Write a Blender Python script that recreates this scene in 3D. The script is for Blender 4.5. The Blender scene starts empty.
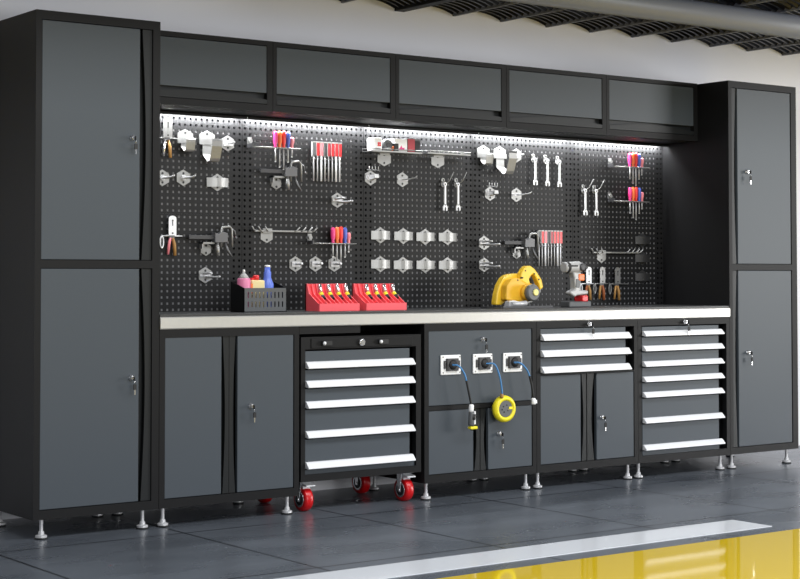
import bpy, bmesh, math, random
from mathutils import Vector, Matrix
random.seed(7)
PI = math.pi
SC = bpy.context.scene
COL = SC.collection

# ------------------------------------------------------------------ camera
F_PX, CX, CY = 1635.37, 407.64, 226.04
YAW, PIT, ROLL = 0.635497, 0.031079, -0.000494
cam_d = bpy.data.cameras.new('camera'); cam = bpy.data.objects.new('camera', cam_d); COL.objects.link(cam)
cam_d.sensor_fit = 'HORIZONTAL'; cam_d.sensor_width = 36.0
cam_d.lens = F_PX * 36.0 / 800.0
cam_d.shift_x = (400 - CX) / 800.0
cam_d.shift_y = -(289.5 - CY) / 800.0
d = Vector((math.sin(YAW) * math.cos(PIT), math.cos(YAW) * math.cos(PIT), math.sin(PIT)))
r = Vector((math.cos(YAW), -math.sin(YAW), 0)); up = r.cross(d)
r2 = math.cos(ROLL) * r + math.sin(ROLL) * up; u2 = -math.sin(ROLL) * r + math.cos(ROLL) * up
M3 = Matrix((r2, u2, -d)).transposed()
cam.matrix_world = Matrix.Translation((-3.16885, -6.01214, 1.02874)) @ M3.to_4x4()
cam_d.clip_start = 0.05; cam_d.clip_end = 100
SC.camera = cam

# ------------------------------------------------------------------ view, world, lamps
SC.view_settings.view_transform = 'Standard'
try: SC.view_settings.look = 'None'
except Exception: pass
SC.view_settings.gamma = 1.0; SC.view_settings.use_curve_mapping = False
SC.view_settings.exposure = 0.0
world = bpy.data.worlds.new('world'); SC.world = world; world.use_nodes = True
bg = world.node_tree.nodes['Background']; bg.inputs[0].default_value = (0.86, 0.93, 1.0, 1); bg.inputs[1].default_value = 0.24

def area(name, loc, target, sx, sy, power, color=(1, 1, 1)):
    l = bpy.data.lights.new(name, 'AREA'); l.shape = 'RECTANGLE'; l.size = sx; l.size_y = sy; l.energy = power; l.color = color
    o = bpy.data.objects.new(name, l); COL.objects.link(o); o.location = loc
    o.rotation_euler = (Vector(target) - Vector(loc)).to_track_quat('-Z', 'Y').to_euler(); return o
area('right_fill_light', (10.0, -5.5, 1.5), (3.0, 0.4, 1.5), 3.0, 2.4, 420, (1, 0.995, 0.985))  # unseen area lamp added to brighten the right end
area('front_fill_light', (0.6, -9.0, 1.6), (1.4, 0.4, 1.7), 4.0, 2.0, 215, (0.97, 0.985, 1))  # added fill from behind the camera for doors and wall, no visible source
area('overhead_fill_light', (1.6, -3.0, 3.3), (1.6, -2.2, 0.0), 7.0, 1.2, 215, (0.97, 0.985, 1))  # unseen overhead lamp added to lift the floor and drawer handles

# ------------------------------------------------------------------ materials
def lin(c):
    def f(v):
        v /= 255.0
        return v / 12.92 if v <= 0.04045 else ((v + 0.055) / 1.055) ** 2.4
    return (f(c[0]), f(c[1]), f(c[2]), 1)
def mat(name, rgb, rough=0.5, metal=0.0, spec=0.5, grain=0.0, scale=200, coat=0.0, emit=0.0, bump=0.0):
    m = bpy.data.materials.new(name); m.use_nodes = True
    nt = m.node_tree; b = nt.nodes['Principled BSDF']
    b.inputs['Base Color'].default_value = lin(rgb); b.inputs['Roughness'].default_value = rough
    b.inputs['Metallic'].default_value = metal; b.inputs['Specular IOR Level'].default_value = spec
    b.inputs['Coat Weight'].default_value = coat
    if emit:
        b.inputs['Emission Color'].default_value = lin(rgb); b.inputs['Emission Strength'].default_value = emit
    if grain or bump:
        tc = nt.nodes.new('ShaderNodeTexCoord'); n = nt.nodes.new('ShaderNodeTexNoise')
        n.inputs['Scale'].default_value = scale; n.inputs['Detail'].default_value = 4
        nt.links.new(tc.outputs['Object'], n.inputs['Vector'])
        if grain:
            mx = nt.nodes.new('ShaderNodeMix'); mx.data_type = 'RGBA'
            c = lin(rgb)
            mx.inputs['A'].default_value = tuple(v * (1 - grain) for v in c[:3]) + (1,)
            mx.inputs['B'].default_value = tuple(min(1, v * (1 + grain)) for v in c[:3]) + (1,)
            nt.links.new(n.outputs['Fac'], mx.inputs['Factor']); nt.links.new(mx.outputs['Result'], b.inputs['Base Color'])
        if bump:
            bp = nt.nodes.new('ShaderNodeBump'); bp.inputs['Strength'].default_value = bump; bp.inputs['Distance'].default_value = 0.001
            nt.links.new(n.outputs['Fac'], bp.inputs['Height']); nt.links.new(bp.outputs['Normal'], b.inputs['Normal'])
    return m
BLACK = mat('black_powder_coat', (25, 25, 26), 0.5, spec=0.16, grain=0.08, bump=0.05, scale=400)
DOOR = mat('blue_grey_powder_coat', (70, 76, 82), 0.45, spec=0.24, grain=0.04, scale=300)
GRIP = mat('black_grip_plastic', (28, 30, 31), 0.45, spec=0.25)
DARK = mat('dark_interior', (8, 8, 9), 0.8, spec=0.05)
PEG = mat('black_perforated_steel', (24, 24, 25), 0.5, spec=0.22)
PEGBACK = mat('grey_backing', (104, 104, 106), 0.7)
STEEL = mat('brushed_steel', (192, 191, 187), 0.36, 0.5, grain=0.05, scale=60)
ALU = mat('white_aluminium', (236, 237, 240), 0.42, 0.1, spec=0.3)
CHROME = mat('chrome', (225, 225, 228), 0.2, 0.9)
ZINC = mat('zinc_plate', (150, 150, 149), 0.40, 0.6, grain=0.1, scale=120)
TOOLGREY = mat('gunmetal', (100, 100, 102), 0.45, 0.4)
TOOLDARK = mat('dark_iron', (66, 66, 68), 0.5, 0.3)
CLIPDARK = mat('shade_darkened_clip', (40, 40, 41), 0.5)  # shade beside the right tall cabinet is put into this clip colour
RUBBER = mat('black_rubber', (24, 24, 25), 0.6)
TOPMAT = mat('dark_worktop_sheet', (46, 47, 48), 0.45)
RED = mat('red_polyurethane', (196, 14, 20), 0.3)
REDPL = mat('coral_red_plastic', (238, 88, 96), 0.5, grain=0.03)
REDD = mat('red_plastic', (214, 38, 44), 0.35)
PINK = mat('magenta_plastic', (222, 60, 130), 0.35)
ORANGE = mat('orange_plastic', (236, 120, 60), 0.4)
ORED = mat('scarlet_plastic', (232, 56, 46), 0.35)
SHAFT = mat('bright_shaft_steel', (200, 200, 202), 0.4, 0.35)
BLUE = mat('blue_plastic', (74, 96, 190), 0.35)
ROSE = mat('rose_plastic', (228, 130, 140), 0.4)
MAROON = mat('maroon_plastic', (168, 40, 52), 0.4)
CORD = mat('blue_cord', (70, 130, 185), 0.4)
YEL = mat('yellow_plastic', (238, 196, 50), 0.35)
YELD = mat('deep_yellow_plastic', (228, 176, 44), 0.4)
LEMON = mat('lemon_plastic', (240, 224, 40), 0.35)
PALEY = mat('pale_yellow_plastic', (236, 226, 140), 0.4)
LGREY = mat('light_grey_plastic', (168, 168, 168), 0.35)
MGREY = mat('mid_grey_plastic', (92, 94, 96), 0.45)
WHITE = mat('white_plastic', (240, 240, 240), 0.35)
TAN = mat('amber_rubber', (164, 122, 66), 0.5)
RUST = mat('rust_orange_rubber', (152, 84, 44), 0.5)
BINM = mat('grey_bin_steel', (76, 78, 80), 0.5, grain=0.05)
PINKB = mat('pink_bottle', (214, 122, 160), 0.35)
CREAM = mat('cream_bottle', (222, 204, 150), 0.4)
BLUEB = mat('blue_bottle', (92, 118, 214), 0.3)
CEIL = mat('black_ribbed_ceiling', (22, 22, 27), 0.3, spec=0.6)
JOIST = mat('grey_joist', (120, 122, 130), 0.5)
PIPE = mat('grey_pipe_paint', (126, 131, 144), 0.4)
LEDM = mat('led_diffuser', (255, 255, 255), 0.5, emit=2.0)

def wall_mat():
    m = mat('wall_paint', (232, 232, 236), 0.85, spec=0.2, grain=0.03, scale=3)
    return m
WALL = wall_mat()

def floor_mat():
    m = bpy.data.materials.new('grey_floor_tiles'); m.use_nodes = True
    nt = m.node_tree; N = nt.nodes; L = nt.links; b = N['Principled BSDF']
    tc = N.new('ShaderNodeTexCoord'); sep = N.new('ShaderNodeSeparateXYZ'); L.new(tc.outputs['Object'], sep.inputs[0])
    def math_(op, a, v=None, c=None):
        n = N.new('ShaderNodeMath'); n.operation = op
        L.new(a, n.inputs[0])
        if v is not None:
            if hasattr(v, 'links'): L.new(v, n.inputs[1])
            else: n.inputs[1].default_value = v
        return n.outputs[0]
    dx = math_('PINGPONG', math_('ADD', sep.outputs[0], 8.0 - 0.03), 0.40)
    dy = math_('PINGPONG', math_('ADD', sep.outputs[1], 9.75 + 0.16), 0.4875)
    dm = math_('MINIMUM', dx, dy)
    line = math_('LESS_THAN', dm, 0.006)
    n1 = N.new('ShaderNodeTexNoise'); n1.inputs['Scale'].default_value = 1.6; n1.inputs['Detail'].default_value = 6
    mp = N.new('ShaderNodeMapping'); mp.inputs['Scale'].default_value = (1, 2.2, 1)
    L.new(tc.outputs['Object'], mp.inputs[0]); L.new(mp.outputs[0], n1.inputs['Vector'])
    rp = N.new('ShaderNodeValToRGB'); e = rp.color_ramp.elements
    e[0].position = 0.3; e[0].color = lin((79, 84, 91)); e[1].position = 0.7; e[1].color = lin((101, 106, 114))
    L.new(n1.outputs['Fac'], rp.inputs[0])
    mx = N.new('ShaderNodeMix'); mx.data_type = 'RGBA'; mx.inputs['B'].default_value = lin((34, 36, 40))
    L.new(line, mx.inputs['Factor']); L.new(rp.outputs[0], mx.inputs['A']); L.new(mx.outputs['Result'], b.inputs['Base Color'])
    rr = math_('ADD', math_('MULTIPLY', n1.outputs['Fac'], 0.16), 0.20)
    L.new(rr, b.inputs['Roughness']); b.inputs['Specular IOR Level'].default_value = 0.35
    return m
FLOOR = floor_mat()
STRIPE = mat('white_floor_paint', (228, 231, 236), 0.10, spec=0.5)
YPAINT = mat('yellow_floor_paint', (222, 188, 36), 0.05, spec=0.6)

# ------------------------------------------------------------------ mesh helpers
class MB:
    def __init__(s): s.v = []; s.f = []; s.mi = []; s.sm = []
    def add(s, vs, fs, mi=0, smooth=False):
        o = len(s.v); s.v += [tuple(v) for v in vs]
        for f in fs: s.f.append([o + i for i in f]); s.mi.append(mi); s.sm.append(smooth)
        return s
    def box(s, x0, x1, y0, y1, z0, z1, mi=0):
        vs = [(x, y, z) for x in (x0, x1) for y in (y0, y1) for z in (z0, z1)]
        return s.add(vs, [(0, 1, 3, 2), (4, 6, 7, 5), (0, 4, 5, 1), (2, 3, 7, 6), (0, 2, 6, 4), (1, 5, 7, 3)], mi)
    def prism(s, poly, axis, a, b, mi=0):
        n = len(poly)
        def P(p, t):
            return (t, p[0], p[1]) if axis == 'x' else (p[0], t, p[1]) if axis == 'y' else (p[0], p[1], t)
        vs = [P(p, a) for p in poly] + [P(p, b) for p in poly]
        fs = [list(range(n)), list(range(2 * n - 1, n - 1, -1))] + [(i, (i + 1) % n, n + (i + 1) % n, n + i) for i in range(n)]
        return s.add(vs, fs, mi)
    def frame(s, p0, p1):
        w = (Vector(p1) - Vector(p0)).normalized()
        a = Vector((0, 0, 1)) if abs(w.z) < 0.9 else Vector((1, 0, 0))
        u = w.cross(a).normalized(); return u, w.cross(u), w
    def lathe(s, prof, o=(0, 0, 0), axis=(0, 0, 1), n=16, mi=0, smooth=True):
        o = Vector(o); u, v, w = s.frame((0, 0, 0), axis); k = len(prof); vs = []
        for rr, t in prof:
            for i in range(n):
                a = 2 * PI * i / n; vs.append(o + w * t + (u * math.cos(a) + v * math.sin(a)) * rr)
        fs = [(j * n + i, j * n + (i + 1) % n, (j + 1) * n + (i + 1) % n, (j + 1) * n + i) for j in range(k - 1) for i in range(n)]
        s.add(vs, fs, mi, smooth)
        o2 = len(s.v) - len(vs)
        for ring, rev in ((0, True), (k - 1, False)):
            f = [o2 + ring * n + i for i in range(n)]
            s.f.append(f[::-1] if rev else f); s.mi.append(mi); s.sm.append(False)
        return s
    def cyl(s, p0, p1, ra, rb=None, n=14, mi=0):
        rb = ra if rb is None else rb; h = (Vector(p1) - Vector(p0))
        return s.lathe([(ra, 0), (rb, h.length)], p0, h, n, mi)
    def ball(s, o, rr, n=12, mi=0, sc=1.0):
        return s.lathe([(max(1e-4, rr * math.sin(PI * i / 8)), -rr * sc * math.cos(PI * i / 8)) for i in range(9)], o, (0, 0, 1), n, mi)
    def tube(s, pts, rr, n=8, mi=0, closed=False):
        pts = [Vector(p) for p in pts]; k = len(pts); vs = []; pu = None
        rad = rr if isinstance(rr, (list, tuple)) else [rr] * k
        for i, p in enumerate(pts):
            a = pts[(i - 1) % k] if (closed or i > 0) else p; b = pts[(i + 1) % k] if (closed or i < k - 1) else p
            w = (b - a).normalized()
            if pu is None:
                pu = s.frame((0, 0, 0), w)[0]
            else:
                pu = (pu - w * pu.dot(w)).normalized()
            v = w.cross(pu)
            for j in range(n):
                t = 2 * PI * j / n; vs.append(p + (pu * math.cos(t) + v * math.sin(t)) * rad[i])
        m = k if closed else k - 1
        fs = [(i * n + j, i * n + (j + 1) % n, ((i + 1) % k) * n + (j + 1) % n, ((i + 1) % k) * n + j) for i in range(m) for j in range(n)]
        s.add(vs, fs, mi, True)
        if not closed:
            o2 = len(s.v) - len(vs)
            s.f.append([o2 + j for j in range(n)][::-1]); s.mi.append(mi); s.sm.append(False)
            s.f.append([o2 + (k - 1) * n + j for j in range(n)]); s.mi.append(mi); s.sm.append(False)
        return s
    def strip(s, pts, x0, x1, t, mi=0):
        """a bent flat strap: pts are (y,z) along its length, x0..x1 its width, t its thickness"""
        P = [Vector(p) for p in pts]; n = len(P); top = []; bot = []
        for i, p in enumerate(P):
            a = P[max(0, i - 1)]; b = P[min(n - 1, i + 1)]; w = (b - a).normalized(); nn = Vector((-w.y, w.x))
            top.append(p + nn * t / 2); bot.append(p - nn * t / 2)
        vs = []
        for x in (x0, x1):
            vs += [(x, p.x, p.y) for p in top] + [(x, p.x, p.y) for p in bot]
        fs = []
        for i in range(n - 1):
            fs += [(i, i + 1, 2 * n + i + 1, 2 * n + i), (n + i, 3 * n + i, 3 * n + i + 1, n + i + 1),
                   (i, n + i, n + i + 1, i + 1), (2 * n + i, 2 * n + i + 1, 3 * n + i + 1, 3 * n + i)]
        fs += [(0, 2 * n, 3 * n, n), (n - 1, 2 * n - 1, 4 * n - 1, 3 * n - 1)]
        return s.add(vs, fs, mi)
    def build(s, name, m, parent=None, loc=None, bevel=0.0, fix=True):
        me = bpy.data.meshes.new(name)
        me.from_pydata(s.v, [], s.f)
        for mm in (m if isinstance(m, (list, tuple)) else [m]): me.materials.append(mm)
        me.polygons.foreach_set('material_index', s.mi); me.polygons.foreach_set('use_smooth', s.sm)
        if fix:
            bm = bmesh.new(); bm.from_mesh(me); bmesh.ops.recalc_face_normals(bm, faces=bm.faces); bm.to_mesh(me); bm.free()
        me.update()
        o = bpy.data.objects.new(name, me); COL.objects.link(o)
        if parent: o.parent = parent
        if loc: o.location = loc
        if bevel:
            b = o.modifiers.new('bevel', 'BEVEL'); b.width = bevel; b.segments = 2; b.limit_method = 'ANGLE'
        return o

def tag(o, label, cat, group=None, kind=None):
    o['label'] = label; o['category'] = cat
    if group: o['group'] = group
    if kind: o['kind'] = kind
    return o
def thing(name, label, cat, loc=(0, 0, 0), group=None, rz=0.0):
    o = bpy.data.objects.new(name, None); COL.objects.link(o); o.empty_display_size = 0.1
    o.location = loc; o.rotation_euler = (0, 0, rz); return tag(o, label, cat, group)
def struct(o):
    o['kind'] = 'structure'; return o
def dup(root, loc=None, label=None, group=None, parent=None):
    c = root.copy(); COL.objects.link(c)
    if parent: c.parent = parent
    if loc: c.location = loc
    if label: c['label'] = label
    if group: c['group'] = group
    for ch in list(root.children): dup(ch, parent=c)
    return c

# ------------------------------------------------------------------ dimensions
U = 0.68; WT = 0.547; ZB = 0.081; ZT = 2.081; DEP = 0.51; WY = 0.62; PB = 0.49
XR = 5 * U

# ------------------------------------------------------------------ the setting
struct(MB().box(-5, 9, -7.5, WY, -0.05, 0).build('floor', FLOOR))
struct(MB().box(-5, 9, WY, WY + 0.1, -0.05, 3.2).build('wall_back', WALL))
struct(MB().box(-4.5, 2.059, -1.452, -1.236, 0, 0.0025).build('floor_stripe', STRIPE))
struct(MB().box(-4.5, 6.5, -6.8, -1.566, 0, 0.0025).build('floor_paint', YPAINT))

def vault_bm(w, y0, y1):
    m = MB(); nx = 14; ny = 132; vs = []
    for j in range(ny + 1):
        y = y0 + (y1 - y0) * j / ny
        rib = 0.011 * (1 if (j % 4) in (0, 1) else 0)
        for i in range(nx + 1):
            t = i / nx; vs.append((t * w, y, 0.034 * (1 - (2 * t - 1) ** 2) + 0.012 - rib))
    fs = [(j * (nx + 1) + i, j * (nx + 1) + i + 1, (j + 1) * (nx + 1) + i + 1, (j + 1) * (nx + 1) + i) for j in range(ny) for i in range(nx)]
    return m.add(vs, fs)
JS = 0.318; JX0 = 1.70
CY0 = -0.9
cei = MB(); cei.box(-2.5, 6.0, CY0, WY, 2.50, 2.56).box(-2.5, 6.0, CY0 - 0.03, CY0, 2.37, 2.56); ceiling = struct(cei.build('ceiling', CEIL))
vm = struct(vault_bm(JS, CY0, WY).build('ceiling_vault', CEIL, loc=(JX0, 0, 2.378), fix=False))
for k in range(-13, 13):
    if k == 0: continue
    c = vm.copy(); COL.objects.link(c); c.location = (JX0 + k * JS - (0.06 if k < 0 else 0), 0, 2.378)
jm = struct(MB().box(-0.007, 0.007, CY0, WY, 2.374, 2.50).build('trim_1', JOIST, loc=(JX0 + JS, 0, 0)))
for k in range(-13, 14):
    if k in (0, 1): continue
    c = jm.copy(); COL.objects.link(c); c.name = 'trim_%d' % (k + 20); c.location = (JX0 + k * JS - (0.06 if k < 0 else 0), 0, 0)
struct(MB().box(1.64, 1.70, CY0, WY, 2.365, 2.50).build('trim_2', [BLACK], bevel=0.003))
pp = MB().cyl((0.6, -0.5, 2.303), (6.8, -0.5, 2.303), 0.060, n=24)
for x in (1.2, 2.6, 3.9, 5.2): pp.cyl((x, -0.5, 2.34), (x, -0.5, 2.39), 0.006)
tag(pp.build('ceiling_pipe', PIPE), 'thick grey pipe running under the dark ribbed ceiling', 'pipe')

# ------------------------------------------------------------------ cabinet parts
def foot(parent, x, y, h=ZB):
    f = MB().lathe([(0.023, 0.006), (0.023, 0.015), (0.012, 0.019), (0.0115, 0.030), (0.0075, 0.031), (0.0075, h)], (x, y, 0), n=18, smooth=False).build('adjustable_foot', SHAFT, parent)
    MB().lathe([(0.025, 0.0), (0.025, 0.006), (0.021, 0.008)], (x, y, 0), n=18).build('rubber_pad', RUBBER, f)
def lock(parent, x, z, y=0.004):
    MB().lathe([(0.012, 0), (0.012, 0.003), (0.009, 0.004), (0.009, 0.014), (0.007, 0.016)], (x, y, z), (0, -1, 0), 18).build('lock', CHROME, parent)
    k = MB().box(x - 0.0015, x + 0.0015, y - 0.024, y - 0.014, z - 0.004, z + 0.004, 0)
    k.box(x - 0.0015, x + 0.0015, y - 0.034, y - 0.022, z - 0.011, z + 0.005, 1)
    k.tube([(x, y - 0.029, z - 0.010), (x + 0.002, y - 0.029, z - 0.018), (x + 0.003, y - 0.028, z - 0.026)], 0.0012, 6, 0)
    k.box(x - 0.004, x + 0.010, y - 0.030, y - 0.026, z - 0.048, z - 0.026, 1)
    k.box(x + 0.001, x + 0.005, y - 0.029, y - 0.027, z - 0.068, z - 0.048, 0)
    k.build('key', [CHROME, RUBBER], parent)
def door(parent, x0, x1, z0, z1, gside, gx, y=0.003, lk=None):
    """grey panel x0..x1 with a black hand grip between the panel edge and gx on side gside"""
    p = MB().box(x0, x1, y, y + 0.018, z0, z1).build('door', DOOR, parent, bevel=0.002)
    e = x1 if gside > 0 else x0
    n = 16; w = gx - e
    poly = [(gx, z0), (gx, z1)]
    for i in range(n + 1):
        t = i / n; bul = 0.22 + 0.30 * math.sin(PI * t)
        poly.append((e + w * bul, z1 + (z0 - z1) * t))
    g = MB().prism(poly, 'y', y + 0.004, y + 0.016)
    g.box(min(e, gx), max(e, gx), y + 0.030, y + 0.034, z0, z1)
    g.build('finger_grip', GRIP, p)
    if lk: lock(p, lk[0], lk[1], y)
    return p
def carcass(parent, w, z0, z1, dep, st0, st1, rails, name='body'):
    """shell behind the front frame; the frame is two stiles and rails between them, nothing overlapping"""
    m = MB(); t = 0.02; y = 0.03
    m.box(0.001, t, y, dep, z0, z1).box(w - t, w - 0.001, y, dep, z0, z1)
    m.box(t, w - t, y, dep, z1 - t, z1).box(t, w - t, y, dep, z0, z0 + t).box(t, w - t, dep - 0.01, dep, z0 + t, z1 - t)
    m.box(0.001, st0, 0.0, y, z0, z1).box(w - st1, w - 0.001, 0.0, y, z0, z1)
    for c, d_ in rails: m.box(st0, w - st1, 0.0, y, c, d_)
    return m.build(name, BLACK, parent)
HP = [(0.004, 0.028), (-0.006, 0.026), (-0.026, 0.003), (-0.026, -0.002), (-0.020, -0.004), (0.004, -0.001)]
def drawer(parent, x0, x1, z0, z1, hz, hh=0.030, x1face=None, y=0.006):
    p = MB().box(x0, x1face or x1, y, y + 0.018, z0, z1).build('drawer', DOOR, parent, bevel=0.0015)
    prof = [(y - 0.004 + a, hz + b * hh / 0.030) for a, b in HP]
    MB().prism(prof, 'x', x0, x1).build('handle', ALU, p, bevel=0.001)
    return p

# ------------------------------------------------------------------ tall cabinets
def tall(label, x, mirror, name='tall_cabinet'):
    t = thing(name, label, 'cabinet', (x, 0, 0), 'tall storage cabinets')
    carcass(t, WT, ZB, ZT, DEP, 0.026, 0.034 if not mirror else 0.044, [(ZT - 0.036, ZT), (ZB, 0.117), (1.064, 1.096)])
    for z0, z1, lz in ((0.119, 1.062, 0.621), (1.098, 2.043, 1.595)):
        if not mirror: door(t, 0.028, 0.455, z0, z1, 1, 0.512, lk=(0.421, lz))
        else: door(t, 0.072, WT - 0.048, z0, z1, -1, 0.030, lk=(0.143, lz))
    MB().box(0.02, WT - 0.02, 0.045, 0.05, ZB + 0.02, ZT - 0.02).build('inner_panel', DARK, t)
    for fx in (0.053, WT - 0.053):
        for fy in (0.042, 0.455): foot(t, fx, fy)
    return t
tall('tall black cabinet with two stacked grey doors standing at the left end of the run', -WT, False)
tall('tall black cabinet with two stacked grey doors standing at the right end of the run', XR, True)

# ------------------------------------------------------------------ base cabinets
ZC = 0.813
def base(label, i, name, openings):
    t = thing(name, label, 'cabinet', (i * U, 0, 0), 'base cabinets under the worktop')
    carcass(t, U, ZB, ZC, DEP, 0.026, 0.026, [(ZC - 0.034, ZC), (ZB, 0.117)] + openings)
    MB().box(0.02, U - 0.02, 0.045, 0.05, ZB + 0.02, ZC - 0.02).build('inner_panel', DARK, t)
    for fx in (0.04, U - 0.036):
        for fy in (0.042, 0.455): foot(t, fx, fy)
    return t
b1 = base('black base cabinet with two full height grey doors beside the left tall cabinet', 0, 'base_cabinet', [])
door(b1, 0.028, 0.294, 0.119, 0.779, 1, 0.332, lk=None)
door(b1, 0.372, 0.652, 0.119, 0.779, -1, 0.334, lk=(0.437, 0.480))

b3 = base('black base cabinet with three power sockets over two small grey doors', 2, 'base_cabinet', [(0.412, 0.432)])
pn = MB().box(0.028, 0.652, 0.004, 0.02, 0.434, 0.779).build('flap_panel', DOOR, b3, bevel=0.002)
lock(pn, 0.347, 0.735)
for sx in (0.156, 0.347, 0.531):
    sp = MB(); sp.box(sx - 0.062, sx + 0.056, -0.004, 0.004, 0.574, 0.666)
    s = sp.build('socket_plate', WHITE, b3, bevel=0.004)
    q = MB().box(sx - 0.034, sx + 0.034, -0.016, -0.003, 0.592, 0.650)
    q.box(sx - 0.047, sx - 0.038, -0.010, -0.003, 0.603, 0.640); q.box(sx + 0.038, sx + 0.047, -0.010, -0.003, 0.603, 0.640)
    q.build('socket_block', TOOLDARK, s, bevel=0.002)
    MB().lathe([(0.024, 0), (0.020, 0.004), (0.012, 0.010)], (sx, -0.016, 0.621), (0, -1, 0), 16).build('cord_outlet', RUBBER, s)
    sc_ = MB()
    for a in (-0.049, 0.049):
        for c in (-0.036, 0.036): sc_.cyl((sx + a, -0.004, 0.621 + c), (sx + a, -0.006, 0.621 + c), 0.004, n=8)
    sc_.build('plate_screws', ZINC, s)
door(b3, 0.028, 0.290, 0.119, 0.410, 1, 0.332)
door(b3, 0.380, 0.652, 0.119, 0.410, -1, 0.336, lk=(0.445, 0.285))

b4 = base('black base cabinet with three drawers above two grey doors', 3, 'base_cabinet', [(0.550, 0.556)])
for z0, z1 in ((0.716, 0.776), (0.637, 0.712), (0.558, 0.633)):
    drawer(b4, 0.030, 0.616, z0, z1, z0 + 0.006, 0.031, x1face=0.60)
lock(b4, 0.345, 0.795, 0.0)
door(b4, 0.028, 0.290, 0.119, 0.548, 1, 0.330)
door(b4, 0.396, 0.652, 0.119, 0.548, -1, 0.336, lk=(0.428, 0.329))

b5 = base('black base cabinet with seven drawers beside the right tall cabinet', 4, 'drawer_cabinet', [])
zs = [0.776, 0.722, 0.646, 0.567, 0.489, 0.410, 0.279, 0.142]
for a, b in zip(zs[:-1], zs[1:]):
    drawer(b5, 0.036, 0.616, b + 0.003, a - 0.003, b + 0.006, 0.0265, x1face=0.60)
MB().box(0.036, 0.60, 0.006, 0.02, 0.118, 0.141).build('plinth', DOOR, b5)
lock(b5, 0.340, 0.795, 0.0)

# ------------------------------------------------------------------ trolley
tr = thing('tool_trolley', 'black roller tool trolley with five drawers on red castors under the worktop', 'tool trolley', (U, 0, 0))
TX0, TX1, TZ0, TZ1 = 0.009, 0.661, 0.137, 0.766
m = MB(); m.box(TX0, TX0 + 0.02, 0.03, 0.46, TZ0, TZ1).box(TX1 - 0.02, TX1, 0.03, 0.46, TZ0, TZ1).box(TX0 + 0.02, TX1 - 0.02, 0.03, 0.46, TZ1 - 0.015, TZ1).box(TX0 + 0.02, TX1 - 0.02, 0.03, 0.46, TZ0, TZ0 + 0.02).box(TX0 + 0.02, TX1 - 0.02, 0.45, 0.46, TZ0 + 0.02, TZ1 - 0.015)
m.box(TX0, TX0 + 0.022, 0, 0.03, TZ0, TZ1).box(TX1 - 0.028, TX1, 0, 0.03, TZ0, TZ1).box(TX0 + 0.022, TX1 - 0.028, 0, 0.03, 0.712, TZ1).box(TX0 + 0.022, TX1 - 0.028, 0, 0.03, TZ0, 0.168)
m.build('body', BLACK, tr)
MB().box(TX0 + 0.02, TX1 - 0.02, 0.045, 0.05, TZ0 + 0.02, TZ1 - 0.02).build('inner_panel', DARK, tr)
cp = MB().box(TX0 + 0.05, TX1 - 0.05, -0.004, 0.002, 0.716, 0.760).build('control_strip', BLACK, tr, bevel=0.003)
MB().lathe([(0.016, 0), (0.016, 0.010), (0.012, 0.013)], (0.325, -0.004, 0.738), (0, -1, 0), 18).build('lock', CHROME, cp)
for lx in (0.120, 0.425):
    q = MB().box(lx - 0.008, lx + 0.042, -0.016, -0.003, 0.728, 0.748, 0); q.ball((lx, -0.018, 0.738), 0.008, 10, 1)
    q.build('latch', [RUBBER, ALU], cp)
tz = [0.714, 0.632, 0.549, 0.459, 0.330, 0.196]
for a, b in zip(tz[:-1], tz[1:]):
    drawer(tr, 0.034, 0.614, b - 0.003, a - 0.010, b, 0.029, x1face=0.600)
MB().box(0.030, 0.628, 0.008, 0.02, 0.168, 0.188).build('plinth', DOOR, tr)
def caster(parent, x, y, brake=True):
    f = MB().box(x - 0.030, x + 0.034, y - 0.03, y + 0.04, 0.128, 0.137)
    for s in (-0.026, 0.026): f.prism([(y - 0.016, 0.128), (y + 0.020, 0.128), (y + 0.012, 0.042), (y - 0.006, 0.042)], 'x', x + s - 0.002, x + s + 0.002)
    f.cyl((x - 0.031, y + 0.002, 0.052), (x + 0.031, y + 0.002, 0.052), 0.006)
    c = f.build('caster', CHROME, parent, bevel=0.001)
    w = MB().lathe([(0.040, -0.021), (0.050, -0.020), (0.0535, -0.012), (0.0535, 0.012), (0.050, 0.020), (0.040, 0.021)], (x, y + 0.002, 0.0535), (1, 0, 0), 28, 0)
    w.lathe([(0.036, -0.0225), (0.034, -0.0228), (0.033, 0.0228), (0.036, 0.0225)], (x, y + 0.002, 0.0535), (1, 0, 0), 24, 1)
    w.lathe([(0.027, -0.0235), (0.027, 0.0235)], (x, y + 0.002, 0.0535), (1, 0, 0), 24, 2)
    w.build('wheel', [RED, CHROME, RUBBER], c)
    if brake:
        b = MB().prism([(-0.045, 0.112), (0.0, 0.120), (0.010, 0.128), (0.0, 0.130), (-0.055, 0.118), (-0.056, 0.112)], 'x', -0.022, 0.026)
        b.box(-0.018, 0.020, -0.022, -0.004, 0.098, 0.116)
        b.v = [(vx + x, vy + y, vz) for vx, vy, vz in b.v]
        b.build('brake_pedal', ALU, c, bevel=0.002)
caster(tr, 0.072, 0.075); caster(tr, 0.620, 0.075)
caster(tr, 0.072, 0.405, False); caster(tr, 0.610, 0.405, True)

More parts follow.
